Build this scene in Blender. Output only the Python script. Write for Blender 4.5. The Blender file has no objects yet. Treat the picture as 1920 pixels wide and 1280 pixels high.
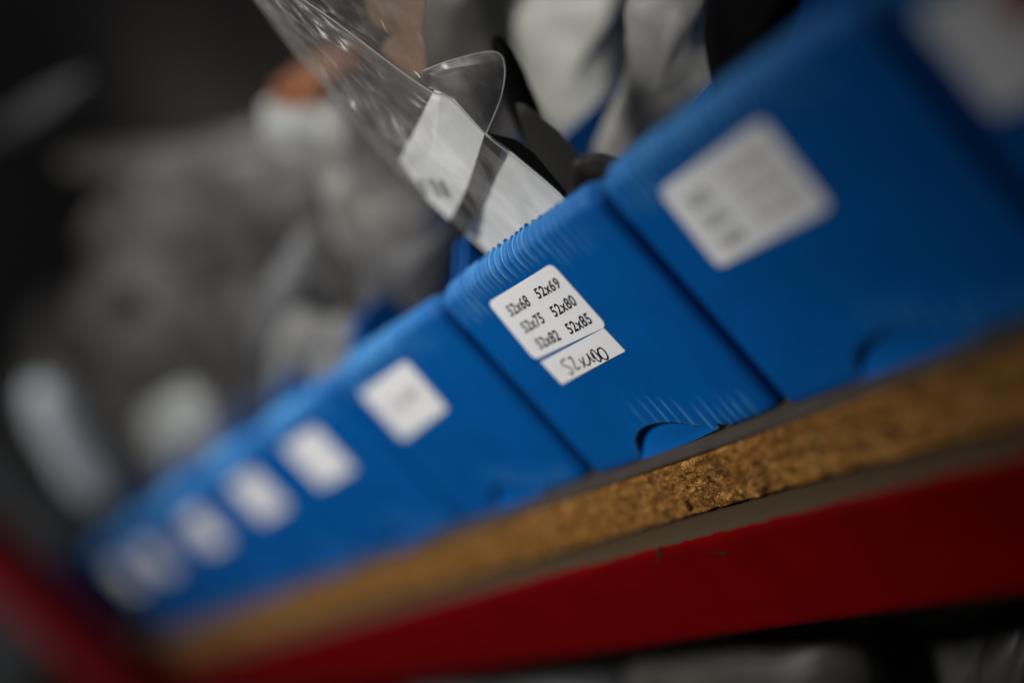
import bpy, math, random
from mathutils import Matrix, Vector, noise
random.seed(7)
S = 0.1            # metres per unit: one unit is the height of a bin front
W = 1.2387         # pitch of the bins along the shelf
C = bpy.context.scene.collection
SC = bpy.context.scene

# ------------------------------------------------------------------ camera, world, lights, exposure
R = Matrix(((0.48368817, 0.28679834, 0.82691745), (0.5676407, 0.61635131, -0.54579768), (-0.66620552, 0.73338788, 0.13532343)))
CP = Vector((4.378422851711598, -2.712306277960964, 1.378818963702568))
FPX = 2281.4
cam = bpy.data.cameras.new("camera")
cam.sensor_width = 36; cam.lens = FPX / 1920 * 36
cam.clip_start = 0.01; cam.clip_end = 50
cam.dof.use_dof = True; cam.dof.focus_distance = 4.645 * S
cam.dof.aperture_fstop = cam.lens / (0.37 * S * 1000)
cam_o = bpy.data.objects.new("camera", cam); C.objects.link(cam_o)
cam_o.matrix_world = Matrix.Translation(CP * S) @ R.to_4x4()
SC.camera = cam_o

wd = bpy.data.worlds.new("World"); SC.world = wd; wd.use_nodes = True
wd.node_tree.nodes["Background"].inputs[0].default_value = (0.9, 0.95, 1.0, 1)
wd.node_tree.nodes["Background"].inputs[1].default_value = 0.022

def area(name, loc, aim, size, power, col, spread):
    d = bpy.data.lights.new(name, 'AREA'); d.shape = 'RECTANGLE'; d.size = size[0] * S; d.size_y = size[1] * S
    d.energy = power; d.color = col; d.spread = math.radians(spread)
    o = bpy.data.objects.new(name, d); C.objects.link(o)
    o.location = Vector(loc) * S
    o.rotation_euler = (Vector(aim) - Vector(loc)).to_track_quat('-Z', 'Y').to_euler()
    return o
sp = bpy.data.lights.new("aisle_lamp", 'SPOT'); sp.energy = 18; sp.color = (1.0, 0.985, 0.965)
sp.spot_size = math.radians(72); sp.spot_blend = 0.75; sp.shadow_soft_size = 0.9 * S
sp_o = bpy.data.objects.new("aisle_lamp", sp); C.objects.link(sp_o); sp_o.location = Vector((-0.7, -4.6, 5.6)) * S
sp_o.rotation_euler = (Vector((-1.55, 0, 0.75)) - Vector((-0.7, -4.6, 5.6))).to_track_quat('-Z', 'Y').to_euler()
area("far_aisle_lamp", (-10.5, -4.5, 6.0), (-8.0, 0.5, 1.0), (3, 2), 0.75, (1.0, 0.98, 0.95), 80)
area("ceiling_lamp", (-3.2, 1.0, 9.0), (-2.8, 0.9, 0.8), (7, 1.6), 1.1, (1.0, 0.98, 0.94), 75)

area("cross_aisle_lamp", (8.5, -1.25, 4.2), (-1.0, 0, 0.7), (0.8, 2.0), 0.10, (1.0, 0.98, 0.95), 60)

SC.view_settings.view_transform = 'Standard'; SC.view_settings.look = 'None'
SC.view_settings.exposure = 0; SC.view_settings.gamma = 1; SC.view_settings.use_curve_mapping = False
SC.cycles.use_denoising = True
SC.cycles.transparent_max_bounces = 24
SC.cycles.max_bounces = 8

# ------------------------------------------------------------------ helpers
def at(px, py, y):
    """pixel of the 1920 px photograph -> point (units) on the upright plane at depth y into the shelf"""
    d = R @ Vector(((px - 960) / FPX, (640 - py) / FPX, -1))
    return CP + d * ((y - CP.y) / d.y)

def tag(o, label=None, cat=None, group=None, kind=None):
    if label: o['label'] = label
    if cat: o['category'] = cat
    if group: o['group'] = group
    if kind: o['kind'] = kind
    return o

def thing(name, loc, label, cat, group=None):
    o = bpy.data.objects.new(name, None); C.objects.link(o)
    o.location = Vector(loc) * S; o.empty_display_size = 0.02
    return tag(o, label, cat, group)

def obj(name, verts, faces, mat, parent=None, base=(0, 0, 0), smooth=True, fmats=None):
    b = Vector(base)
    me = bpy.data.meshes.new(name)
    me.from_pydata([(Vector(v) - b) * S for v in verts], [], faces)
    for m in (mat if isinstance(mat, (list, tuple)) else [mat]): me.materials.append(m)
    if fmats:
        for p, k in zip(me.polygons, fmats): p.material_index = k
    if smooth: me.polygons.foreach_set('use_smooth', [True] * len(me.polygons))
    me.validate(); me.update()
    o = bpy.data.objects.new(name, me); C.objects.link(o)
    if parent: o.parent = parent
    elif base != (0, 0, 0): o.location = b * S
    return o

def grid(nu, nv, f):
    vs = [f(i / (nu - 1), j / (nv - 1)) for i in range(nu) for j in range(nv)]
    fs = [(i * nv + j, (i + 1) * nv + j, (i + 1) * nv + j + 1, i * nv + j + 1) for i in range(nu - 1) for j in range(nv - 1)]
    return vs, fs

def box(x0, x1, y0, y1, z0, z1):
    v = [(x, y, z) for x in (x0, x1) for y in (y0, y1) for z in (z0, z1)]
    f = [(0, 1, 3, 2), (4, 6, 7, 5), (0, 4, 5, 1), (2, 3, 7, 6), (0, 2, 6, 4), (1, 5, 7, 3)]
    return v, f

def join(*parts):
    V, F = [], []
    for v, f in parts:
        n = len(V); V += list(v); F += [tuple(i + n for i in q) for q in f]
    return V, F

def bevel(o, w, seg=2):
    m = o.modifiers.new("bevel", 'BEVEL'); m.width = w * S; m.segments = seg; m.limit_method = 'ANGLE'
    return o

def prism(poly, y0, y1):
    """polygon in (x, z) given thickness from y0 to y1"""
    n = len(poly)
    v = [(p[0], y0, p[1]) for p in poly] + [(p[0], y1, p[1]) for p in poly]
    f = [tuple(range(n)), tuple(range(2 * n - 1, n - 1, -1))] + [(i, n + i, n + (i + 1) % n, (i + 1) % n) for i in range(n)]
    return v, f

def tube(pts, r, n=6):
    pts = [Vector(p) for p in pts]; V, F = [], []
    for i, p in enumerate(pts):
        t = (pts[min(i + 1, len(pts) - 1)] - pts[max(i - 1, 0)]).normalized()
        a = t.cross(Vector((0.3, 1, 0.2))).normalized(); b = t.cross(a)
        for k in range(n):
            q = 2 * math.pi * k / n
            V.append(p + (a * math.cos(q) + b * math.sin(q)) * r)
    for i in range(len(pts) - 1):
        for k in range(n):
            F.append((i * n + k, i * n + (k + 1) % n, (i + 1) * n + (k + 1) % n, (i + 1) * n + k))
    return V, F

def spline(pts, m, closed=False):
    """Catmull-Rom through points, m samples per span"""
    P = [Vector(p) for p in pts]; n = len(P); out = []
    for i in range(n if closed else n - 1):
        g = (lambda k: P[k % n]) if closed else (lambda k: P[max(0, min(n - 1, k))])
        a, b, c, d = g(i - 1), g(i), g(i + 1), g(i + 2)
        for s in range(m):
            t = s / m
            out.append(0.5 * ((2 * b) + (c - a) * t + (2 * a - 5 * b + 4 * c - d) * t * t + (3 * b - a - 3 * c + d) * t ** 3))
    if not closed: out.append(P[-1])
    return out

def resample(pts, n):
    P = [Vector(p) for p in pts]; L = [0]
    for a, b in zip(P, P[1:]): L.append(L[-1] + (b - a).length)
    out = []
    for k in range(n):
        s = L[-1] * k / (n - 1); i = 0
        while i < len(P) - 2 and L[i + 1] < s: i += 1
        out.append(P[i].lerp(P[i + 1], (s - L[i]) / max(1e-9, L[i + 1] - L[i])))
    return out

# ------------------------------------------------------------------ materials
def mat(name, col, rough=0.5, spec=0.5, metal=0.0, vary=0.0, scale=20.0, bump=0.0, bscale=60.0):
    m = bpy.data.materials.new(name); m.use_nodes = True
    nt = m.node_tree; b = nt.nodes["Principled BSDF"]
    b.inputs["Base Color"].default_value = (*col, 1); b.inputs["Roughness"].default_value = rough
    b.inputs["Specular IOR Level"].default_value = spec; b.inputs["Metallic"].default_value = metal
    tc = nt.nodes.new("ShaderNodeTexCoord")
    if vary:
        n = nt.nodes.new("ShaderNodeTexNoise"); n.inputs["Scale"].default_value = scale; n.inputs["Detail"].default_value = 6
        nt.links.new(tc.outputs["Object"], n.inputs["Vector"])
        r = nt.nodes.new("ShaderNodeValToRGB")
        r.color_ramp.elements[0].position = 0.3; r.color_ramp.elements[1].position = 0.7
        r.color_ramp.elements[0].color = (*[c * (1 - vary) for c in col], 1); r.color_ramp.elements[1].color = (*[min(1, c * (1 + vary)) for c in col], 1)
        nt.links.new(n.outputs["Fac"], r.inputs["Fac"]); nt.links.new(r.outputs["Color"], b.inputs["Base Color"])
    if bump:
        n2 = nt.nodes.new("ShaderNodeTexNoise"); n2.inputs["Scale"].default_value = bscale; n2.inputs["Detail"].default_value = 5
        nt.links.new(tc.outputs["Object"], n2.inputs["Vector"])
        bp = nt.nodes.new("ShaderNodeBump"); bp.inputs["Strength"].default_value = bump; bp.inputs["Distance"].default_value = 0.001
        nt.links.new(n2.outputs["Fac"], bp.inputs["Height"]); nt.links.new(bp.outputs["Normal"], b.inputs["Normal"])
    return m

def plastic():
    m = mat("blue_fluted_plastic", (0.0, 0.09, 0.34), 0.45, 0.12, 0, 0.10, 35, 0.12, 260)
    nt = m.node_tree; b = nt.nodes["Principled BSDF"]
    # faint vertical flutes of the twin-wall sheet, seen as a very shallow relief
    tc = nt.nodes.new("ShaderNodeTexCoord")
    w = nt.nodes.new("ShaderNodeTexWave"); w.inputs["Scale"].default_value = 70; w.inputs["Distortion"].default_value = 0.6
    w.inputs["Detail"].default_value = 1
    nt.links.new(tc.outputs["Object"], w.inputs["Vector"])
    bp = nt.nodes.new("ShaderNodeBump"); bp.inputs["Strength"].default_value = 0.05; bp.inputs["Distance"].default_value = 0.0006
    nt.links.new(w.outputs["Fac"], bp.inputs["Height"])
    old = b.inputs["Normal"].links[0].from_socket
    nt.links.new(old, bp.inputs["Normal"]); nt.links.new(bp.outputs["Normal"], b.inputs["Normal"])
    # pale bend marks of the sheet, plus crest highlights painted into its colour
    at_ = nt.nodes.new("ShaderNodeAttribute"); at_.attribute_name = "crease_wear_glint"
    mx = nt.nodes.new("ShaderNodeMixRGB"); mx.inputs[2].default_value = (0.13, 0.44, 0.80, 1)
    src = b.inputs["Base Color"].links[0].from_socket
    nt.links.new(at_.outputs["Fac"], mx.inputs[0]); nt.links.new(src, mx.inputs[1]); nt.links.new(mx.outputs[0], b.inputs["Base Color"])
    # fine pale handling scratches
    for sc, rot, st in ((90, 0.6, 14), (70, -0.9, 18)):
        mp = nt.nodes.new("ShaderNodeMapping"); mp.inputs["Rotation"].default_value = (0, rot, 0); mp.inputs["Scale"].default_value = (1, 1, st)
        sn = nt.nodes.new("ShaderNodeTexNoise"); sn.inputs["Scale"].default_value = sc; sn.inputs["Detail"].default_value = 3
        nt.links.new(tc.outputs["Object"], mp.inputs[0]); nt.links.new(mp.outputs[0], sn.inputs["Vector"])
        sr = nt.nodes.new("ShaderNodeMapRange"); sr.inputs[1].default_value = 0.70; sr.inputs[2].default_value = 0.80; sr.inputs[4].default_value = 0.35
        nt.links.new(sn.outputs["Fac"], sr.inputs[0])
        sm = nt.nodes.new("ShaderNodeMixRGB"); sm.inputs[2].default_value = (0.06, 0.22, 0.5, 1)
        nt.links.new(sr.outputs[0], sm.inputs[0]); nt.links.new(b.inputs["Base Color"].links[0].from_socket, sm.inputs[1]); nt.links.new(sm.outputs[0], b.inputs["Base Color"])
    # scuffs: rougher patches
    n = nt.nodes.new("ShaderNodeTexNoise"); n.inputs["Scale"].default_value = 55; n.inputs["Detail"].default_value = 8
    nt.links.new(tc.outputs["Object"], n.inputs["Vector"])
    mr = nt.nodes.new("ShaderNodeMapRange"); mr.inputs[3].default_value = 0.38; mr.inputs[4].default_value = 0.52
    nt.links.new(n.outputs["Fac"], mr.inputs[0]); nt.links.new(mr.outputs[0], b.inputs["Roughness"])
    return m

def chipboard():
    m = mat("raw_chipboard", (0.3, 0.15, 0.05), 0.85, 0.15)
    nt = m.node_tree; b = nt.nodes["Principled BSDF"]; L = nt.links.new
    tc = nt.nodes.new("ShaderNodeTexCoord")
    def chips(sc, stretch, rot):
        mp = nt.nodes.new("ShaderNodeMapping"); mp.inputs["Rotation"].default_value = rot; mp.inputs["Scale"].default_value = stretch
        wn = nt.nodes.new("ShaderNodeTexNoise"); wn.inputs["Scale"].default_value = sc * 0.6
        L(tc.outputs["Object"], wn.inputs["Vector"])
        ad = nt.nodes.new("ShaderNodeMixRGB"); ad.blend_type = 'LINEAR_LIGHT'; ad.inputs[0].default_value = 0.004
        L(tc.outputs["Object"], ad.inputs[1]); L(wn.outputs["Color"], ad.inputs[2])
        L(ad.outputs[0], mp.inputs["Vector"])
        v = nt.nodes.new("ShaderNodeTexVoronoi"); v.inputs["Scale"].default_value = sc
        L(mp.outputs[0], v.inputs["Vector"]); return v
    v1 = chips(560, (0.45, 1, 1), (0, 0.5, 0)); v2 = chips(1000, (1, 1, 0.5), (0, -0.7, 0.2)); v3 = chips(240, (0.6, 1, 1.4), (0, -0.3, 0))
    def ramp(src, stops):
        r = nt.nodes.new("ShaderNodeValToRGB"); e = r.color_ramp.elements
        while len(e) < len(stops): e.new(0.5)
        for q, (p, c) in zip(e, stops): q.position = p; q.color = (*c, 1)
        L(src, r.inputs["Fac"]); return r
    sep = nt.nodes.new("ShaderNodeSeparateColor"); L(v1.outputs["Color"], sep.inputs[0])
    r1 = ramp(sep.outputs[0], [(0, (0.24, 0.095, 0.020)), (0.35, (0.50, 0.225, 0.052)), (0.75, (0.61, 0.29, 0.072)), (1, (0.82, 0.48, 0.16))])
    sep2 = nt.nodes.new("ShaderNodeSeparateColor"); L(v2.outputs["Color"], sep2.inputs[0])
    r2 = ramp(sep2.outputs[1], [(0, (0.5, 0.45, 0.4)), (0.25, (0.85, 0.85, 0.85)), (1, (1.25, 1.22, 1.15))])
    mx = nt.nodes.new("ShaderNodeMixRGB"); mx.blend_type = 'MULTIPLY'; mx.inputs[0].default_value = 0.85
    L(r1.outputs[0], mx.inputs[1]); L(r2.outputs[0], mx.inputs[2])
    # pits between the chips
    n = nt.nodes.new("ShaderNodeTexNoise"); n.inputs["Scale"].default_value = 330; n.inputs["Detail"].default_value = 4
    L(tc.outputs["Object"], n.inputs["Vector"])
    r3 = ramp(n.outputs["Fac"], [(0.33, (0.22, 0.17, 0.12)), (0.43, (1, 1, 1))])
    mx2 = nt.nodes.new("ShaderNodeMixRGB"); mx2.blend_type = 'MULTIPLY'; mx2.inputs[0].default_value = 0.8
    L(mx.outputs[0], mx2.inputs[1]); L(r3.outputs[0], mx2.inputs[2]); 
    sep3 = nt.nodes.new("ShaderNodeSeparateColor"); L(v3.outputs["Color"], sep3.inputs[0])
    r4 = ramp(sep3.outputs[2], [(0, (0.55, 0.50, 0.45)), (0.5, (0.85, 0.84, 0.82)), (1, (1.1, 1.06, 0.98))])
    mx3 = nt.nodes.new("ShaderNodeMixRGB"); mx3.blend_type = 'MULTIPLY'; mx3.inputs[0].default_value = 0.9
    L(mx2.outputs[0], mx3.inputs[1]); L(r4.outputs[0], mx3.inputs[2]); L(mx3.outputs[0], b.inputs["Base Color"])
    sum_ = nt.nodes.new("ShaderNodeMath"); sum_.operation = 'ADD'
    L(v1.outputs["Distance"], sum_.inputs[0]); L(v2.outputs["Distance"], sum_.inputs[1])
    bp = nt.nodes.new("ShaderNodeBump"); bp.invert = True; bp.inputs["Strength"].default_value = 0.9; bp.inputs["Distance"].default_value = 0.0012
    L(sum_.outputs[0], bp.inputs["Height"])
    L(bp.outputs["Normal"], b.inputs["Normal"])
    return m

def worn_red():
    """red paint, rubbed through to grey-brown metal along the upper edge and in a few scratches"""
    m = mat("worn_red_paint", (0.2, 0.003, 0.004), 0.6, 0.05)
    nt = m.node_tree; b = nt.nodes["Principled BSDF"]; L = nt.links.new
    tc = nt.nodes.new("ShaderNodeTexCoord"); sp = nt.nodes.new("ShaderNodeSeparateXYZ"); L(tc.outputs["Object"], sp.inputs[0])
    up = nt.nodes.new("ShaderNodeMapRange")   # 1 at the upper edge, 0 a few millimetres lower
    up.inputs[1].default_value = -0.318 * S; up.inputs[2].default_value = -0.263 * S; L(sp.outputs[2], up.inputs[0])
    n = nt.nodes.new("ShaderNodeTexNoise"); n.inputs["Scale"].default_value = 130; n.inputs["Detail"].default_value = 9; n.inputs["Roughness"].default_value = 0.65
    L(tc.outputs["Object"], n.inputs["Vector"])
    a = nt.nodes.new("ShaderNodeMath"); a.operation = 'MULTIPLY_ADD'; a.inputs[1].default_value = 1.3; L(up.outputs[0], a.inputs[0]); L(n.outputs["Fac"], a.inputs[2])
    t = nt.nodes.new("ShaderNodeMapRange"); t.inputs[1].default_value = 1.24; t.inputs[2].default_value = 1.27; L(a.outputs[0], t.inputs[0])
    n2 = nt.nodes.new("ShaderNodeTexNoise"); n2.inputs["Scale"].default_value = 40; n2.inputs["Detail"].default_value = 5; L(tc.outputs["Object"], n2.inputs["Vector"])
    r = nt.nodes.new("ShaderNodeValToRGB"); r.color_ramp.elements[0].position = 0.3; r.color_ramp.elements[1].position = 0.7
    r.color_ramp.elements[0].color = (0.125, 0.0, 0.0005, 1); r.color_ramp.elements[1].color = (0.16, 0.0, 0.0008, 1); L(n2.outputs["Fac"], r.inputs["Fac"])
    mx = nt.nodes.new("ShaderNodeMixRGB"); L(t.outputs[0], mx.inputs[0]); L(r.outputs[0], mx.inputs[1]); mx.inputs[2].default_value = (0.052, 0.036, 0.021, 1)
    L(mx.outputs[0], b.inputs["Base Color"])
    bp = nt.nodes.new("ShaderNodeBump"); bp.invert = True; bp.inputs["Strength"].default_value = 0.5; bp.inputs["Distance"].default_value = 0.0003
    L(t.outputs[0], bp.inputs["Height"]); L(bp.outputs["Normal"], b.inputs["Normal"])
    return m

def film(name, clear, milk, gloss_rough=0.08, gloss=0.16, tint=(1, 1, 1), bump=0.25):
    """thin plastic film: mostly see-through, a little milky, with a sharp sheen"""
    m = bpy.data.materials.new(name); m.use_nodes = True; nt = m.node_tree; nt.nodes.clear(); L = nt.links.new
    out = nt.nodes.new("ShaderNodeOutputMaterial")
    tr = nt.nodes.new("ShaderNodeBsdfTransparent"); tr.inputs[0].default_value = (*[0.96 * c for c in tint], 1)
    df = nt.nodes.new("ShaderNodeBsdfDiffuse"); df.inputs[0].default_value = (*milk, 1)
    tl = nt.nodes.new("ShaderNodeBsdfTranslucent"); tl.inputs[0].default_value = (*milk, 1)
    gl = nt.nodes.new("ShaderNodeBsdfGlossy"); gl.inputs["Roughness"].default_value = gloss_rough
    tc = nt.nodes.new("ShaderNodeTexCoord")
    n = nt.nodes.new("ShaderNodeTexNoise"); n.inputs["Scale"].default_value = 70; n.inputs["Detail"].default_value = 4; L(tc.outputs["Object"], n.inputs["Vector"])
    bp = nt.nodes.new("ShaderNodeBump"); bp.inputs["Strength"].default_value = bump; bp.inputs["Distance"].default_value = 0.002
    L(n.outputs["Fac"], bp.inputs["Height"]); L(bp.outputs["Normal"], gl.inputs["Normal"])
    md = nt.nodes.new("ShaderNodeMixShader"); md.inputs[0].default_value = 0.4; L(df.outputs[0], md.inputs[1]); L(tl.outputs[0], md.inputs[2])
    m1 = nt.nodes.new("ShaderNodeMixShader"); sm = nt.nodes.new("ShaderNodeTexNoise"); sm.inputs["Scale"].default_value = 45; sm.inputs["Detail"].default_value = 6
    mp = nt.nodes.new("ShaderNodeMapping"); mp.inputs["Scale"].default_value = (1.6, 1, 0.45); mp.inputs["Rotation"].default_value = (0, 0.25, 0)
    L(tc.outputs["Object"], mp.inputs[0]); L(mp.outputs[0], sm.inputs["Vector"])
    cm = nt.nodes.new("ShaderNodeMapRange"); cm.inputs[1].default_value = 0.47; cm.inputs[2].default_value = 0.57
    cm.inputs[3].default_value = min(1, clear + 0.07); cm.inputs[4].default_value = clear - 0.12
    L(sm.outputs["Fac"], cm.inputs[0]); L(cm.outputs[0], m1.inputs[0])
    m1.inputs[0].default_value = clear; L(md.outputs[0], m1.inputs[1]); L(tr.outputs[0], m1.inputs[2])
    lw = nt.nodes.new("ShaderNodeLayerWeight"); lw.inputs[0].default_value = 0.35; L(bp.outputs["Normal"], lw.inputs["Normal"])
    ml = nt.nodes.new("ShaderNodeMath"); ml.operation = 'MULTIPLY_ADD'; ml.inputs[1].default_value = 0.08; ml.inputs[2].default_value = gloss * 0.35
    L(lw.outputs["Fresnel"], ml.inputs[0])
    m2 = nt.nodes.new("ShaderNodeMixShader"); L(ml.outputs[0], m2.inputs[0]); L(m1.outputs[0], m2.inputs[1]); L(gl.outputs[0], m2.inputs[2])
    L(m2.outputs[0], out.inputs[0]); return m

M = dict(
    blue=plastic(), chip=chipboard(), red=worn_red(),
    post=mat('red_post_paint', (0.21, 0.004, 0.009), 0.55, 0.1, 0, 0.2, 25),
    laminate=mat("grey_laminate", (0.06, 0.046, 0.03), 0.6, 0.3, 0, 0.25, 60, 0.1, 300),
    label=mat("white_label_paper", (0.86, 0.858, 0.865), 0.7, 0.2, 0, 0.02, 90, 0.05, 500),
    ink=mat("black_ink", (0.012, 0.011, 0.016), 0.6, 0.3), grey_ink=mat("grey_ink", (0.30, 0.30, 0.30), 0.6, 0.3),
    pale_ink=mat('pale_ink', (0.36, 0.35, 0.34), 0.6, 0.3),
    bare=mat('bare_metal', (0.03, 0.018, 0.011), 0.7, 0.1),
    red_ink=mat("red_ink", (0.35, 0.03, 0.03), 0.6, 0.3), pen=mat("pen_ink", (0.02, 0.02, 0.024), 0.5, 0.3),
    wall=mat("dark_back_panel", (0.20, 0.185, 0.175), 0.8, 0.2, 0, 0.3, 4, 0.1, 40),
    film=film("clear_bag_film", 0.90, (0.74, 0.71, 0.66), 0.36, 0.04, bump=0.10), frost=film('frosted_bag_film', 0.66, (0.33, 0.31, 0.285), 0.36, 0.03, bump=0.10), edge=film("film_edge", 0.55, (0.72, 0.71, 0.67), 0.4, 0.05),
    card=mat("white_card", (0.70, 0.71, 0.69), 0.55, 0.4, 0, 0.06, 40, 0.1, 90), black=mat("black_card", (0.010, 0.009, 0.009), 0.4, 0.5, 0, 0.2, 30),
    olive=mat("olive_grey_card", (0.2, 0.185, 0.15), 0.5, 0.4, 0, 0.15, 30, 0.1, 60), peach=mat("pale_orange_paper", (0.26, 0.17, 0.115), 0.6, 0.3, 0, 0.35, 25, 0.2, 80),
    carton=mat('carton_board', (0.42, 0.43, 0.42), 0.6, 0.3, 0, 0.1, 30),
    orange=mat("orange_print", (0.20, 0.065, 0.018), 0.6, 0.3, 0, 0.4, 30),
)

# ------------------------------------------------------------------ the setting: back panel
tag(obj("back_wall", *box(-26, 9, 4.6, 4.75, -8, 12), M['wall'], smooth=False), kind='structure')

# ------------------------------------------------------------------ shelf board: raw chipboard front edge, grey laminated top
def board():
    t = thing("shelf_board", (0, 0, -0.25), "chipboard shelf board with raw brown front edge under the row of blue bins", "shelf board")
    b = (0, 0, -0.25)
    X0, X1, YF, T = -17.0, 5.5, -0.098, 0.264
    v, f = box(X0, X1, YF + 0.03, 4.3, -T, -0.012)
    xs = [X0]; x = X0
    while x < X1:
        x += 0.008 if -0.6 < x < 2.4 else 0.05
        xs.append(x)
    nv = 34; V = []
    for x in xs:
        for j in range(nv):
            q = j / (nv - 1); z = -T + (T - 0.012) * q
            h = noise.fractal(Vector((x * 16, 3, z * 22)), 0.8, 2.0, 5) * 0.007 + noise.noise(Vector((x * 45, 9, z * 60))) * 0.006
            edge = min(q, 1 - q)
            h += max(0, 0.06 - edge) / 0.06 * 0.010
            if edge == 0: h = 0.05
            V.append((x, YF + h, z + (noise.noise(Vector((x * 30, 1, 0))) * 0.003 if j == nv - 2 else 0)))
    n = nv; F = [(i * n + j, (i + 1) * n + j, (i + 1) * n + j + 1, i * n + j + 1) for i in range(len(xs) - 1) for j in range(n - 1)]
    obj("chipboard_core", *join((v, f), (V, F)), M['chip'], t, b)
    def nick(px):
        P = [at(a, c, YF - 0.004) for a, c in px]
        return prism([(p.x, p.z) for p in P], YF - 0.004, YF + 0.03)
    for px in ([(1284, 939), (1290, 936), (1298, 957), (1291, 960)], [(1423, 906), (1430, 908), (1438, 917), (1430, 920)]):
        obj("edge_nick", *nick(px), M['bare'], t, b, smooth=False)
    obj("laminate_top", *box(X0, X1, YF + 0.004, 4.3, -0.0115, -0.0005), M['laminate'], t, b, smooth=False)
board()

# ------------------------------------------------------------------ red steel beam below the board, red upright post at the far end
def beam():
    prof = [(0.3, -0.270), (-0.176, -0.270), (-0.198, -0.274), (-0.212, -0.284), (-0.219, -0.300), (-0.221, -0.33)]
    for k in range(1, 24): prof.append((-0.221, -0.33 - 0.41 * k / 24))
    prof += [(-0.221, -0.745), (-0.216, -0.775), (-0.201, -0.792), (-0.176, -0.798), (0.05, -0.798)]
    xs = [-17 + 22.5 * i / 300 for i in range(301)]
    V = [(x, y, z) for x in xs for (y, z) in prof]; n = len(prof)
    F = [(i * n + j, i * n + j + 1, (i + 1) * n + j + 1, (i + 1) * n + j) for i in range(300) for j in range(n - 1)]
    o = obj("shelf_beam", V, F, M['red'])
    # paint chipped off the face: small bare spots standing where the photograph has them
    def spot(px):
        P = [at(a, b, -0.2216) for a, b in px]
        return prism([(p.x, p.z) for p in P], -0.2218, -0.2205)
    for px in ([(1318, 1034), (1345, 1036), (1362, 1033), (1364, 1039), (1350, 1039)], [(1232, 1033), (1238, 1024), (1241, 1030), (1238, 1048), (1229, 1060), (1233, 1047)],
               [(1428, 1128), (1430, 1127), (1431, 1131)], [(1389, 1053), (1391, 1052), (1391, 1055)]):
        obj("paint_chip", *spot(px), M['bare'], o, smooth=False)
    tag(o, "long red steel shelf beam with paint rubbed off its upper edge, below the chipboard", "shelf beam")
beam()
t = obj("upright_post", *box(-8.8, -7.65, -0.62, -0.25, -6, 6), M['post'], smooth=False); bevel(t, 0.05)
tag(t, "red upright rack post beyond the far end of the bin row, at the left edge", "rack post")

# ------------------------------------------------------------------ blue bins
XL, XR = 0.026, W - 0.012
NX0, NX1, NH = 0.395, 0.905, 0.132
def notch(x):
    tip = 0.034 * max(0.0, 1 - abs(x - 0.925) / (0.04 if x < 0.925 else 0.05))
    return max(tip, notch0(x))
def notch0(x):
    if x <= NX0 or x >= NX1: return 0.0
    t = (x - NX0) / (NX1 - NX0)
    a = 0.36
    s = t / a if t < a else 1 - (t - a) / (1 - a)
    return NH * (math.sqrt(max(0, 1 - (1 - s) ** 2)) if t < a else math.sin(s * math.pi / 2) ** 0.9)

def ribs(x, seed):
    ph = x / (0.056 if seed == 9 else 0.0415) + 0.8 * noise.noise(Vector((x * 5, seed, 0)))
    f = ph - math.floor(ph)
    k = noise.noise(Vector((math.floor(ph) * 1.7, seed, 3)))
    return (1 - abs(2 * f - 1)) ** 5 * (0.75 + 0.6 * k)

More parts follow.
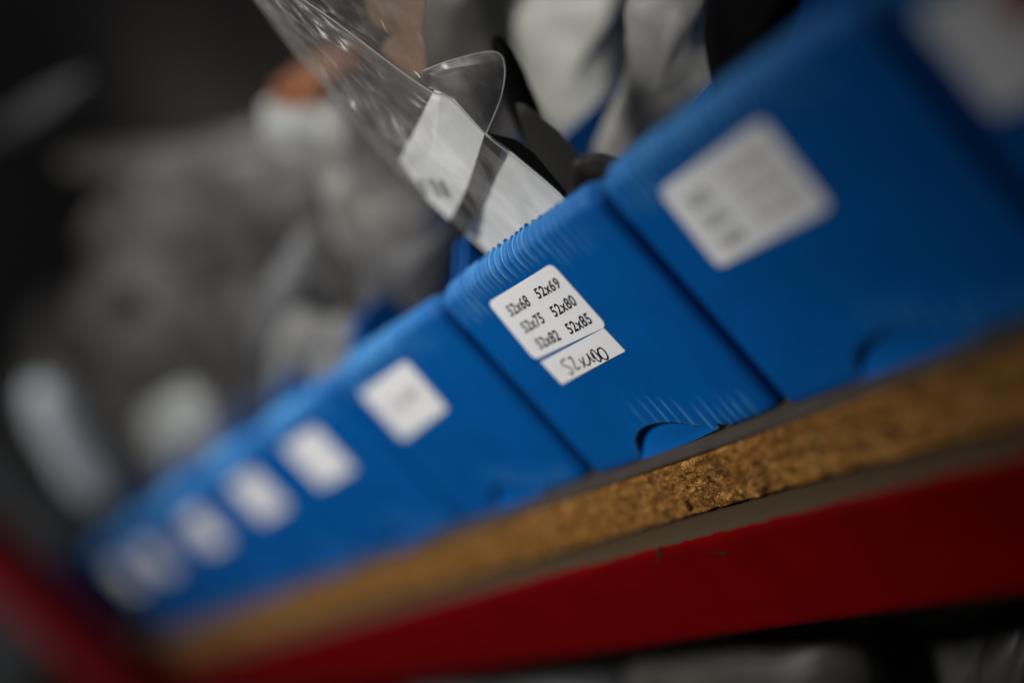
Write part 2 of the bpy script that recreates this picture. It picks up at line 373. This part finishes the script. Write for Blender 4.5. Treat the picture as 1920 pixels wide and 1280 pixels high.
def front_mesh():
    nx = 520; RC = 0.055; RF = 0.07
    prof = []                                    # (q, y, z, nrm_y, nrm_z) from the bottom edge up, over the fold and down the inside
    HT = 1.035
    for k in range(61): prof.append((0.0, k / 60 * (HT - RF), -1, 0))
    for k in range(1, 33):
        a = math.pi * k / 32
        prof.append((RF - RF * math.cos(a), HT - RF + RF * math.sin(a), -math.cos(a), math.sin(a)))
    for k in range(1, 12): prof.append((2 * RF - 0.004 * k, HT - RF - 0.06 * k, 1, 0))
    wear_glint = []
    V = []; n = len(prof) + 1
    for i in range(nx):
        s = i / (nx - 1)
        x = XL + (XR - XL) * s
        e = min(x - XL, XR - x)
        back = RC - math.sqrt(max(0, RC * RC - (RC - e) ** 2)) if e < RC else 0
        back += 0.010 * (1 - min(1, e / 0.30)) ** 2
        drop = 0.035 * max(0, 1 - e / 0.09) ** 2
        h = notch(x)
        mid = max(0, min(1, (x - 0.02) / 0.2)) * max(0, min(1, (1.16 - x) / 0.38))
        V.append((x, 0.022 + back, h)); wear_glint.append(0.25)
        for j, (y, z, ny, nz) in enumerate(prof):
            zz = z
            if j <= 20: zz = h + (prof[20][1] - h) * (j / 20) if j < 20 else z
            # creases of the fold, fading down the front
            a = 0.0
            if j > 40:
                ln = 0.835 + 0.035 * noise.noise(Vector((x * 13, 2, 0)))
                if 0.29 < x < 0.86: ln = 0.902
                top = min(1, max(0, (z - ln) / 0.04)) if j <= 60 else 1
                a = 0.015 * ribs(x, 1) * top * (0.25 + 0.75 * mid) if j < 78 else 0.013 * ribs(x + 0.021, 5) * (0.25 + 0.75 * mid)
                if 72 <= j <= 80:                # the kink where both sets of creases meet
                    a += 0.006 * math.exp(-((j - 76) / 1.6) ** 2) * mid * (1 + noise.noise(Vector((x * 50, 8, 0))))
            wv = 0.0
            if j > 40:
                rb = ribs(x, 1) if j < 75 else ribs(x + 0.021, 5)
                wv = 1.25 * rb ** 0.6 * top * (0.12 + 0.88 * mid) * (1 if j < 82 else 0.5)  # rib crests: whitened bends together with painted highlights
                if j > 60: wv += 0.16 * math.sin(math.pi * min(1, (j - 60) / 26))  # sheen on top of the fold, painted as a paler blue
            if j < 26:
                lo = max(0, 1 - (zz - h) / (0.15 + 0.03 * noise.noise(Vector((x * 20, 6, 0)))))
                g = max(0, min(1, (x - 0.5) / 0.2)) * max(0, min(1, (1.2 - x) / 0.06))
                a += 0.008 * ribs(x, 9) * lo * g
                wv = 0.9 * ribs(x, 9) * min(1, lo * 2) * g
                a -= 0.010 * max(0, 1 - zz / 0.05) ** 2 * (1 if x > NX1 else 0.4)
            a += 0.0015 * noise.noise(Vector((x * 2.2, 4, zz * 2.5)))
            if j == 0 and h > 0: wv = 0.8  # bright edge of the thumb cut, its highlight painted pale
            wear_glint.append(min(1, wv * (0.65 + 0.5 * noise.noise(Vector((x * 30, z * 9, 3))))))
            V.append((x, y + back + ny * a, zz + nz * a - (drop * max(0, (z - 0.7) / 0.3) if z > 0.7 else 0)))
    F = [(i * n + j, (i + 1) * n + j, (i + 1) * n + j + 1, i * n + j + 1) for i in range(nx - 1) for j in range(n - 1)]
    return V, F, wear_glint

def flap_mesh():
    """the pushed-in tongue below the thumb cut: its foot slopes out over the shelf, its top stands back"""
    nu, nv = 60, 18; V = []
    for i in range(nu):
        s = i / (nu - 1); x = NX0 - 0.012 + (0.915 - NX0 + 0.012) * s
        h = 0.035 + 1.2 * notch0(min(max(x, NX0 + 0.004), NX1 - 0.004))
        lift = 0.016 * max(0, (s - 0.55) / 0.45) ** 1.5
        for j in range(nv):
            q = j / (nv - 1); z = lift + (h - lift) * q
            D = 0.042 * (1 - 0.7 * s)
            k = 0.50 + 0.3 * s
            y = -0.004 * s + D * (min(1, q / k) ** 0.9 + 0.35 * max(0, q - k))
            V.append((x, y + 0.002 * noise.noise(Vector((x * 9, z * 20, 0))), z + 0.002))
    return V, [(i * nv + j, (i + 1) * nv + j, (i + 1) * nv + j + 1, i * nv + j + 1) for i in range(nu - 1) for j in range(nv - 1)]

def side_mesh(x0, x1, low=False):
    poly = [(0.06, 0.0), (0.06, 0.93), (0.16, 1.0), (0.33, 1.13), (0.42, 1.15), (3.1, 1.15), (3.1, 0.0)]
    if low: poly = [(0.06, 0.0), (0.06, 0.93), (0.3, 0.97), (3.1, 0.97), (3.1, 0.0)]
    n = len(poly)
    v = [(x0, y, z) for y, z in poly] + [(x1, y, z) for y, z in poly]
    f = [tuple(range(n)), tuple(range(2 * n - 1, n - 1, -1))] + [(i, n + i, n + (i + 1) % n, (i + 1) % n) for i in range(n)]
    return v, f

def rounded(q, r, n=6):
    """rounded polygon through 4 corners (x, z)"""
    out = []
    P = [Vector(p) for p in q]
    for i in range(len(P)):
        p, a, b = P[i], P[i - 1], P[(i + 1) % len(P)]
        d1 = (a - p).normalized() * r; d2 = (b - p).normalized() * r
        for k in range(n + 1):
            t = k / n
            out.append(tuple((p + d1) * (1 - t) ** 2 + p * 2 * t * (1 - t) + (p + d2) * t * t))
    return out

def make_bin():
    root = thing("storage_bin", (0, 0, 0), "", "storage bin", "blue bins in a row on the shelf")
    fv, ff, wear_glint = front_mesh()
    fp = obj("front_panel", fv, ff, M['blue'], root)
    fp.data.attributes.new("crease_wear_glint", 'FLOAT', 'POINT').data.foreach_set('value', wear_glint)
    obj("thumb_flap", *flap_mesh(), M['blue'], root)
    for a, b in ((XL, XL + 0.03), (XR - 0.03, XR)):
        bevel(obj("side_panel", *side_mesh(a, b), M['blue'], root, smooth=False), 0.01)
    obj("back_panel", *box(XL + 0.03, XR - 0.03, 3.06, 3.1, 0.0, 1.2), M['blue'], root, smooth=False)
    obj("floor_panel", *box(XL + 0.03, XR - 0.03, 0.11, 3.06, 0.001, 0.03), M['blue'], root, smooth=False)
    return root
def copy_tree(o, parent=None):
    c = o.copy(); C.objects.link(c); c.parent = parent
    for ch in list(o.children): copy_tree(ch, c)
    return c
proto = make_bin()
LB = {2: "nearest blue bin at the right edge, with a red mark on its label",
      1: "large blue bin right of the handwritten one, two columns of blurred print",
      0: "blue bin in sharp focus with printed sizes and a handwritten 52x100 strip",
      -1: "blue bin just left of the bin with handwritten strip, one grey line on its label",
      -2: "second blue bin left of the bin with handwritten strip, plain blurred white label",
      -3: "third blue bin left of the bin with handwritten strip, small blurred label",
      -4: "fourth blue bin left of the bin with handwritten strip, fading into blur",
      -5: "fifth blue bin left of the bin with handwritten strip, pale smear of a label",
      -6: "last blue bin of the row, nearest the red post at the lower left",
      -9: "blue bin beyond the red post at the lower left corner"}
BINS = {}
for n in (0, 2, 1, -1, -2, -3, -4, -5, -6, -9):
    o = proto if n == 0 else copy_tree(proto)
    o.location = (n * W * S, 0.0, 0.0)
    if n not in (0,):
        o.location.y = {1: -0.004, -1: 0.006, -2: 0.0}.get(n, random.uniform(-0.01, 0.02)) * S
    if n == -1: o.location.x -= 0.022 * S
    o['label'] = LB[n]; BINS[n] = o

# the two walls between the handwritten bin and the next one to the right are cut low
for n, k in ((0, 1), (1, 0)):
    wl = sorted([c for c in BINS[n].children if c.name.startswith("side_panel")], key=lambda c: c.data.vertices[0].co.x)[k]
    me = wl.data.copy(); vv, ff = side_mesh(*((XR - 0.03, XR) if k else (XL, XL + 0.03)), low=True)
    me.clear_geometry(); me.from_pydata([Vector(v) * S for v in vv], [], ff); me.update(); wl.data = me

def text_mesh(body, bl, br, tl, weight=0.0):
    """flat lettering filling the parallelogram bl, br, tl (x, z)"""
    cu = bpy.data.curves.new("text", 'FONT'); cu.body = body; cu.offset = weight; cu.space_character = 1.10; cu.resolution_u = 6
    to = bpy.data.objects.new("text", cu); C.objects.link(to)
    dg = bpy.context.evaluated_depsgraph_get(); me = bpy.data.meshes.new_from_object(to.evaluated_get(dg))
    bpy.data.objects.remove(to); bpy.data.curves.remove(cu)
    vs = [v.co.copy() for v in me.vertices]; fs = [tuple(p.vertices) for p in me.polygons]
    bpy.data.meshes.remove(me)
    x0, x1 = min(v.x for v in vs), max(v.x for v in vs); y0, y1 = min(v.y for v in vs), max(v.y for v in vs)
    bl, br, tl = Vector(bl), Vector(br), Vector(tl)
    return [tuple(bl + (br - bl) * ((v.x - x0) / (x1 - x0)) + (tl - bl) * ((v.y - y0) / (y1 - y0))) for v in vs], fs

def stroke(pts, r):
    """flat pen stroke along (x, z) points"""
    P = [Vector(p) for p in pts]; V, F = [], []
    for i, p in enumerate(P):
        t = (P[min(i + 1, len(P) - 1)] - P[max(i - 1, 0)]).normalized(); nn = Vector((-t.y, t.x)) * r * (0.8 + 0.35 * noise.noise(Vector((i * 0.3, p.x * 40, 0))))
        V += [p + nn, p - nn]
    F = [(2 * i, 2 * i + 1, 2 * i + 3, 2 * i + 2) for i in range(len(P) - 1)]
    return [tuple(v) for v in V], F

YL = -0.0022
def label(n, quad, r=0.035, m='label', name="label"):
    b = BINS[n]; ox = n * W
    q = [(x - ox, z) for x, z in quad]
    return obj(name, *prism(rounded(q, r), YL - 0.002, YL), M[m], b, smooth=False)
def print_on(lab, vf, m, n=0, name="printed_text", dy=0.0007):
    ox = n * W
    o = obj(name, [(x - ox, YL - 0.002 - dy, z) for x, z in vf[0]], vf[1], M[m], lab, smooth=False)
    return o
def xz(px, py, y=0.0):
    p = at(px, py, y); return (p.x, p.z)

lab = label(0, [(0.333, 0.897), (0.822, 0.886), (0.822, 0.572), (0.307, 0.592)])
TX = [("52x69", (1012.5, 560), (1055, 537), (1000, 541)), ("52x68", (961, 593), (998, 571), (948, 573)),
      ("52x80", (1043, 594), (1085, 569.5), (1029.5, 575)), ("52x75", (988, 624), (1025, 603), (975, 604.5)),
      ("52x85", (1072, 626), (1114, 603.5), (1058, 607)), ("52x82", (1015, 654), (1055, 635), (1002, 635))]
print_on(lab, join(*[text_mesh(s, xz(*a), xz(*b), xz(*c), 0.024) for s, a, b, c in TX]), 'ink')
strip = label(0, [(0.329, 0.573), (0.797, 0.571), (0.803, 0.452), (0.334, 0.445)], 0.006, name="handwritten_label")
strip['label'] = "white paper strip with 52x100 written by hand"
# handwriting: pen strokes read off the photograph (origin 1010, 610; 11.29 per pixel)
def hw(pts, m=8): 
    return stroke(spline([xz(1010 + x / 11.29, 610 + y / 11.29) for x, y in pts], m) if len(pts) > 2 else resample([xz(1010 + x / 11.29, 610 + y / 11.29) for x, y in pts], 8), 0.0047)
HW = [[(575, 690), (530, 712), (500, 745), (505, 800), (560, 835), (640, 862), (700, 895), (740, 955), (722, 1010), (655, 990)],
      [(645, 695), (670, 650), (710, 680), (745, 745), (770, 820), (798, 880), (832, 915), (890, 862)],
      [(860, 690), (920, 760), (1000, 805), (1065, 822), (1100, 785), (1085, 700), (1050, 620), (1025, 572)],
      [(1025, 572), (1055, 612), (1100, 670), (1160, 728), (1215, 742)], [(940, 650), (962, 730), (980, 880)],
      [(1190, 690), (1140, 610), (1115, 530), (1150, 502), (1220, 560), (1300, 650), (1332, 708), (1310, 742), (1250, 712), (1180, 630), (1140, 560)],
      [(1370, 690), (1300, 600), (1260, 510), (1290, 465), (1335, 462), (1420, 540), (1476, 640), (1468, 695), (1425, 700), (1350, 660), (1285, 580), (1262, 520)]]
print_on(strip, join(*[hw(p) for p in HW]), 'pen', name="handwriting")

l1 = label(1, [(1.503, 0.892), (2.022, 0.898), (2.008, 0.567), (1.483, 0.565)])
def col(x, zs, w, h, s): return join(*[text_mesh(t, (x, z), (x + w, z), (x - 0.01, z + h), 0.02) for t, z in zip(s, zs)])
print_on(l1, col(1.572, (0.775, 0.693, 0.612), 0.105, 0.045, ("52x50", "52x55", "52x58")), 'ink', 1)
print_on(l1, col(1.77, (0.79, 0.708, 0.627), 0.19, 0.05, ("52x60", "52x62", "52x65")), 'pale_ink', 1)
l2 = label(2, [(2.60, 0.90), (3.12, 0.90), (3.12, 0.57), (2.60, 0.57)])
print_on(l2, ([(2.80, 0.72), (3.06, 0.72), (3.06, 0.86), (2.80, 0.86)], [(0, 1, 2, 3)]), 'red_ink', 2, "printed_mark")
lm = label(-1, [(-1.045, 0.875), (-0.472, 0.885), (-0.492, 0.585), (-1.045, 0.555)])
print_on(lm, text_mesh("52x48", (-0.90, 0.70), (-0.60, 0.71), (-0.905, 0.755), 0.02), 'grey_ink', -1)
for n, x, z in ((-2, -1.986, 0.702), (-3, -3.122, 0.685), (-4, -4.404, 0.668), (-5, -5.80, 0.66), (-6, -6.95, 0.66)):
    label(n, [(x - 0.26, z + 0.16), (x + 0.26, z + 0.16), (x + 0.26, z - 0.16), (x - 0.26, z - 0.16)])

# ------------------------------------------------------------------ clear zip bag standing in the middle bin
def zipbag():
    base = (0.5, 0.28, 0.05)
    t = thing("plastic_bag", base, "crumpled clear plastic bag holding a folded white card with a black stripe, in sharp focus", "plastic bag")
    Y = 0.25
    seam = [(1150, 470), (1050, 365), (960, 290), (910, 250), (848, 187), (812, 172), (770, 145), (720, 108), (665, 66), (620, 33), (572, 0), (500, -50)]
    left = [(1010, 590), (905, 465), (865, 430), (800, 370), (745, 325), (700, 277), (640, 203), (570, 125), (528, 72), (475, 0), (420, -70)]
    n = 110
    A = resample(spline([at(*p, Y - 0.04) for p in seam], 8), n); B = resample(spline([at(*p, Y) for p in left], 8), n)
    def f(u, v):
        i = int(round(u * (n - 1))); p = B[i].lerp(A[i], v)
        q = noise.noise(Vector((p.x * 4 + p.z * 1.5, p.z * 1.3, 5)))
        cr = abs(noise.noise(Vector((v * 5 + p.z * 1.2, p.z * 1.6, 1)))) ** 0.7 * 0.010 + abs(noise.noise(Vector((v * 13 - p.z * 2, p.z * 5.0, 8)))) * 0.018 + abs(noise.noise(Vector((v * 27 + p.z * 3, p.z * 9.0, 4)))) * 0.006
        env = math.sin(math.pi * v) ** 0.6; cr *= 1 + 1.0 * max(0, min(1, (u - 0.45) / 0.1))
        return p + Vector((0, -0.05 * math.sin(math.pi * v) + 0.05 * q * env + cr * env * 1.0, 0))
    vs, fs = grid(n, 60, f)
    c0, c1 = at(816, 170, Y), at(749, 300, Y)
    def above(q):
        m = sum((vs[i] for i in q), Vector()) / 4
        return 1 if (c1.x - c0.x) * (m.z - c0.z) - (c1.z - c0.z) * (m.x - c0.x) < 0 else 0
    obj("front_film", vs, fs, [M['film'], M['frost']], t, base, fmats=[above(q) for q in fs])
    # welded seam with a fine tooth
    E = resample(A, 420)
    pts = [p + Vector((0, -0.004, 0)) + Vector((0.003, 0, -0.002)) * math.sin(i * 2.1) * (1 if 170 < i < 330 else 0.3) for i, p in enumerate(E)]
    obj("welded_seam", *tube(pts, 0.0034), M['edge'], t, base)
    # rear film folded over into a loop
    loop = spline([at(*p, y) for p, y in (((790, 134), 0.27), ((850, 112), 0.33), ((925, 97), 0.40), ((946, 122), 0.41), ((940, 180), 0.38), ((912, 250), 0.26))], 10)
    low = spline([at(*p, 0.245) for p in ((787, 157), (815, 170), (845, 185), (875, 218), (908, 252))], 10)
    a = resample(loop, 50); b = resample(low, 50)
    vs, fs = grid(50, 16, lambda u, v: a[int(round(u * 49))].lerp(b[int(round(u * 49))], v) + Vector((0, 0.012 * math.sin(math.pi * v) + 0.012 * noise.noise(Vector((u * 5, v * 4, 2))), 0)))
    fl = obj("rear_film", vs, fs, M['film'], t, base)
    obj("folded_rim", *tube(a, 0.003), M['edge'], fl, base)
    lip = resample(spline([at(*p, 0.30) for p in ((792, 136), (850, 128), (905, 118), (935, 112))], 8), 40)
    vs, fs = grid(40, 6, lambda u, v: a[int(round(u * 22))].lerp(lip[int(round(u * 39))], v))
    obj("folded_lip", vs, fs, M['film'], fl, base)
    ua = resample(spline([at(*p, 0.22) for p in ((500, -55), (572, 0), (665, 66), (770, 145), (790, 152))], 8), 60)
    ub = resample(spline([at(*p, 0.34) for p in ((800, -70), (786, -10), (790, 60), (800, 110), (797, 134))], 8), 60)
    vs, fs = grid(60, 24, lambda u, v: ua[int(round(u * 59))].lerp(ub[int(round(u * 59))], v) + Vector((0, 0.05 * math.sin(math.pi * v) * noise.noise(Vector((u * 3, v * 5, 6))) + 0.02 * abs(noise.noise(Vector((u * 7, v * 9, 3)))), 0)))
    obj("upper_film", vs, fs, M['film'], t, base)
    # white card folded inside, black stripe printed across it
    def sheet(name, px, y, m, parent, th=0.004, dy=None):
        P = [at(a, b, y) for a, b in px]
        return obj(name, *prism([(p.x, p.z) for p in P], y, y + th), M[m], parent, base, smooth=False)
    cA = resample([at(*p, 0.285) for p in ((852, 186), (905, 248), (960, 290), (1050, 365), (1100, 420))], 40)
    cM = resample([at(*p, 0.275) for p in ((826, 174), (812, 296), (900, 380), (985, 460), (1020, 500))], 40)
    cB = resample([at(*p, 0.31) for p in ((814, 170), (749, 300), (800, 372), (868, 432), (960, 520))], 40)
    def cf(u, v):
        i = int(round(u * 39)); p = cB[i].lerp(cM[i], v * 2) if v < 0.5 else cM[i].lerp(cA[i], v * 2 - 1)
        return p + Vector((0, 0.012 * noise.noise(Vector((p.x * 5, p.z * 4, 7))), 0))
    vs, fs = grid(40, 31, cf)
    k = len(vs); vs2 = [v + Vector((0, 0.006, 0)) for v in vs]
    card = obj("white_card", vs + vs2, fs + [tuple(i + k for i in reversed(q)) for q in fs], M['card'], t, base)
    card['label'] = "folded white card inside the clear bag"
    bs = [at(*p, y) for p, y in (((908, 253), 0.268), ((942, 277), 0.268), ((925, 322), 0.262), ((905, 368), 0.258), ((888, 408), 0.258), ((868, 452), 0.258), ((838, 420), 0.27), ((860, 385), 0.262), ((876, 350), 0.262), ((893, 300), 0.266))]
    vs = bs + [p + Vector((0, 0.004, 0)) for p in bs]; q = len(bs)
    obj("black_stripe", vs, [tuple(range(q)), tuple(range(2 * q - 1, q - 1, -1))] + [(i, q + i, q + (i + 1) % q, (i + 1) % q) for i in range(q)], M['black'], card, base, smooth=False)
    obj("printed_mark", *join(*[prism([(p.x, p.z) for p in [at(a + dx, b + dy_, 0.262) for a, b in ((780, 338), (790, 333), (806, 364), (796, 369))]], 0.262, 0.264) for dx, dy_ in ((0, 0), (24, 4))]), M['grey_ink'], card, base, smooth=False)
    # what else shows through the rear of the bag
    sheet("black_card", [(915, 250), (965, 262), (1000, 288), (1070, 372), (1060, 400), (1040, 362), (955, 288)], 0.36, 'black', t)
    sheet("olive_card", [(968, 195), (985, 198), (1005, 212), (1045, 245), (1078, 283), (1086, 320), (1095, 400), (1050, 400), (985, 270)], 0.6, 'olive', t)
    sheet("pale_orange_paper", [(676, -30), (800, -30), (792, 60), (800, 128), (778, 150), (754, 132), (742, 126), (714, 92), (724, 76), (738, 64), (704, 50), (690, 22), (684, 4)], 0.55, 'peach', t)
zipbag()

# ------------------------------------------------------------------ soft bags and packets out of focus
def colm(name, c, rough=0.45):
    return mat(name, c, rough, 0.35 if rough < 0.8 else 0.05, 0, 0.4, 32, 0.6, 40)
def puffy(name, px, y, thick, m, parent=None, base=None, part="film", seed=0, m_=8):
    P = spline([at(a, b, y) for a, b in px], m_, True)
    c = sum(P, Vector()) / len(P)
    K = 8; V, F = [], []; n = len(P)
    for k in range(-K, K + 1):
        a = math.pi / 2 * k / K * 0.98; s = math.cos(a) ** 0.7
        for p in P:
            q = c + (p - c) * s
            w = 0.22 * thick * noise.noise(Vector((q.x * 4, q.z * 4, k * 0.3 + seed))) + 0.12 * thick * (1 - 2 * abs(noise.noise(Vector((q.x * 9, q.z * 9, k * 0.4 + seed)))))
            V.append(q + Vector((0, thick * math.sin(a) + w * (1 - abs(k) / K * 0.3), 0)))
    for k in range(2 * K):
        for i in range(n): F.append((k * n + i, k * n + (i + 1) % n, (k + 1) * n + (i + 1) % n, (k + 1) * n + i))
    F += [tuple(range(n - 1, -1, -1)), tuple(2 * K * n + i for i in range(n))]
    return V, F, c
def soft(name, px, y, thick, col_, label_, cat, group=None, seed=0, rough=0.45, film_=None):
    V, F, c = puffy(name, px, y, thick, None, seed=seed)
    b = (c.x, c.y, min(v.z for v in V))
    o = obj(name, V, F, film_ or colm(name + "_surface", col_, rough), None, b)
    return tag(o, label_, cat, group)
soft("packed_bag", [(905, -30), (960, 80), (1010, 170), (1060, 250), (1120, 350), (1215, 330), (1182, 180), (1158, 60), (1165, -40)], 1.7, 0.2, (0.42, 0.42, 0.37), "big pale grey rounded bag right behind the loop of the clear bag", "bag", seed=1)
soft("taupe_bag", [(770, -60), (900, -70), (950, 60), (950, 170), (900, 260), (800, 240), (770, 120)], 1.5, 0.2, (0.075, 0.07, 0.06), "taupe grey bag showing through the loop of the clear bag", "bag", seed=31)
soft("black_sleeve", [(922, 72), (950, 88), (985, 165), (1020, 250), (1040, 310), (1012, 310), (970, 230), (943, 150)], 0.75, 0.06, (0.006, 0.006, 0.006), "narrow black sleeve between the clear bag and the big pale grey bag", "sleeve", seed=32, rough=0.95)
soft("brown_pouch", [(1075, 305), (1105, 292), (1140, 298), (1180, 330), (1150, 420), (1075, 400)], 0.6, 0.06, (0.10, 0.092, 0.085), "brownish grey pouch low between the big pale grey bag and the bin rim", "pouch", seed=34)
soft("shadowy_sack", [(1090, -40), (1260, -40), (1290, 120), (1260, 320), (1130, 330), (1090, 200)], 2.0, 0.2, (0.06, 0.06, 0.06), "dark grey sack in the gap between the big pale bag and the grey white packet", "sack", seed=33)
soft("packet", [(1197, -40), (1185, 110), (1130, 240), (1110, 350), (1290, 330), (1400, 160), (1335, 60), (1328, -40)], 1.3, 0.15, (0.25, 0.245, 0.225), "grey white packet standing behind the rim of the large right bin", "packet", seed=2)
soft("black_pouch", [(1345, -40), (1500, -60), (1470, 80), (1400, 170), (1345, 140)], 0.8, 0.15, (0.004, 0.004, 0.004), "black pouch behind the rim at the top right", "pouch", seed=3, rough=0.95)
soft("white_sack", [(625, 330), (655, 300), (690, 318), (720, 345), (770, 360), (805, 400), (800, 455), (735, 485), (670, 475), (640, 420)], 1.0, 0.2, (0.42, 0.42, 0.38), "round white bag between the clear bag and the orange topped carton", "bag", seed=4)
soft("smoky_bag", [(690, 480), (800, 450), (850, 420), (835, 540), (760, 610), (690, 580)], 0.7, 0.12, (0.10, 0.10, 0.105), "smoky grey bag directly left of the clear bag, low behind the rim", "bag", seed=5)
soft("dark_packet", [(580, 525), (650, 500), (675, 590), (645, 645), (590, 625)], 0.8, 0.12, (0.008, 0.010, 0.014), "nearly black packet behind the second bin left of the handwritten one", "packet", seed=6)
soft("grey_pouch", [(515, 700), (525, 620), (560, 580), (610, 600), (650, 590), (690, 640), (690, 720), (600, 800), (530, 790)], 0.6, 0.12, (0.25, 0.25, 0.245), "light grey pouch resting behind the rim below the nearly black packet", "pouch", seed=7)
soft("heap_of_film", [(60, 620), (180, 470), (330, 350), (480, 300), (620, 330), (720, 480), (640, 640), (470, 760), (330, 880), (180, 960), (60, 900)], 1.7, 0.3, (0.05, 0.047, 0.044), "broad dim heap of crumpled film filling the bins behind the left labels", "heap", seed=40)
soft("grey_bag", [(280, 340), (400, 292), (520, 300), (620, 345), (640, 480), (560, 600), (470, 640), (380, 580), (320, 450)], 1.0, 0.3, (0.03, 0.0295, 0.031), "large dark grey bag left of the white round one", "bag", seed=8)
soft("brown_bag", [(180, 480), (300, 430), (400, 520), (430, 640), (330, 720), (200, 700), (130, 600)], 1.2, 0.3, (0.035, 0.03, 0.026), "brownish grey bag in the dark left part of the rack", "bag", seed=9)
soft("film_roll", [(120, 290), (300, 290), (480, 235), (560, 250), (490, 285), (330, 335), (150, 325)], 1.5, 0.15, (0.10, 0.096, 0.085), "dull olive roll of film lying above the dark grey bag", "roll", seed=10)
soft("bright_sleeve", [(50, 740), (95, 725), (165, 815), (215, 905), (200, 950), (140, 905)], 0.35, 0.15, (0.60, 0.66, 0.74), "pale bluish sleeve leaning at the far left above the last bins", "sleeve", seed=11)
soft("pale_pouch", [(265, 800), (315, 740), (360, 735), (410, 780), (440, 850), (430, 940), (340, 930)], 0.7, 0.15, (0.52, 0.55, 0.54), "pale grey pouch above the fourth bin, right of the bluish sleeve", "pouch", seed=12)
soft("grey_sleeve", [(-40, 260), (60, 185), (160, 145), (115, 215), (0, 265)], 1.5, 0.1, (0.09, 0.09, 0.10), "dark grey sleeve at the upper left edge", "sleeve", seed=13)
soft("long_sleeve", [(490, 560), (560, 440), (600, 420), (585, 520), (530, 640), (480, 660)], 0.8, 0.1, (0.26, 0.27, 0.29), "narrow bluish grey sleeve slanting beside the nearly black packet", "sleeve", seed=14)

HZ = film("crumpled_bag_film", 0.86, (0.25, 0.235, 0.215), 0.38, 0.03)
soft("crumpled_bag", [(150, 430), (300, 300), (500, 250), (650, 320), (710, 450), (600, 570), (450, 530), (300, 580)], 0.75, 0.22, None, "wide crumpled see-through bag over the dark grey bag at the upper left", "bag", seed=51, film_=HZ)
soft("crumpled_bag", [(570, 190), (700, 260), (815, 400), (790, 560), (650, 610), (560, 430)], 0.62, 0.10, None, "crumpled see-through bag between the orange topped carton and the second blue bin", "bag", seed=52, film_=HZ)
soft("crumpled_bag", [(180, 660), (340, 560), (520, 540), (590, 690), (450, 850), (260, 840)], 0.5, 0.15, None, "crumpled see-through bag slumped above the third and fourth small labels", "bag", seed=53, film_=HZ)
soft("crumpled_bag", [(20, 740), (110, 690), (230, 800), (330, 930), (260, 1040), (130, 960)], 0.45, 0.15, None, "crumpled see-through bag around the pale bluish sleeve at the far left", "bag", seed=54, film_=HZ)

def carton():
    y0 = 1.1
    px = [(490, 196), (598, 188), (612, 300), (500, 300)]
    P = [at(a, b, y0) for a, b in px]
    b = (P[3].x, y0, min(p.z for p in P))
    t = thing("carton", b, "white carton with an orange top standing left of the clear bag", "carton")
    bevel(obj("carton_body", *prism([(p.x, p.z) for p in P], y0, y0 + 0.4), M['carton'], t, b, smooth=False), 0.01)
    Q = [at(a, c, y0) for a, c in ((512, 158), (602, 160), (604, 203), (514, 200))]
    bevel(obj("orange_top", *prism([(p.x, p.z) for p in Q], y0 - 0.01, y0 + 0.41), M['orange'], t, b, smooth=False), 0.01)
carton()
soft("narrow_packet", [(612, 195), (660, 215), (680, 340), (700, 420), (640, 400), (600, 320)], 1.0, 0.1, (0.40, 0.40, 0.37), "narrow white packet squeezed between orange topped carton and clear bag", "packet", seed=15)

# stock on the shelf below
tag(obj("lower_shelf", *box(-17, 5.5, -0.1, 4.3, -4.2, -4.0), M['wall'], smooth=False), "dark shelf board below the red beam", "shelf board")
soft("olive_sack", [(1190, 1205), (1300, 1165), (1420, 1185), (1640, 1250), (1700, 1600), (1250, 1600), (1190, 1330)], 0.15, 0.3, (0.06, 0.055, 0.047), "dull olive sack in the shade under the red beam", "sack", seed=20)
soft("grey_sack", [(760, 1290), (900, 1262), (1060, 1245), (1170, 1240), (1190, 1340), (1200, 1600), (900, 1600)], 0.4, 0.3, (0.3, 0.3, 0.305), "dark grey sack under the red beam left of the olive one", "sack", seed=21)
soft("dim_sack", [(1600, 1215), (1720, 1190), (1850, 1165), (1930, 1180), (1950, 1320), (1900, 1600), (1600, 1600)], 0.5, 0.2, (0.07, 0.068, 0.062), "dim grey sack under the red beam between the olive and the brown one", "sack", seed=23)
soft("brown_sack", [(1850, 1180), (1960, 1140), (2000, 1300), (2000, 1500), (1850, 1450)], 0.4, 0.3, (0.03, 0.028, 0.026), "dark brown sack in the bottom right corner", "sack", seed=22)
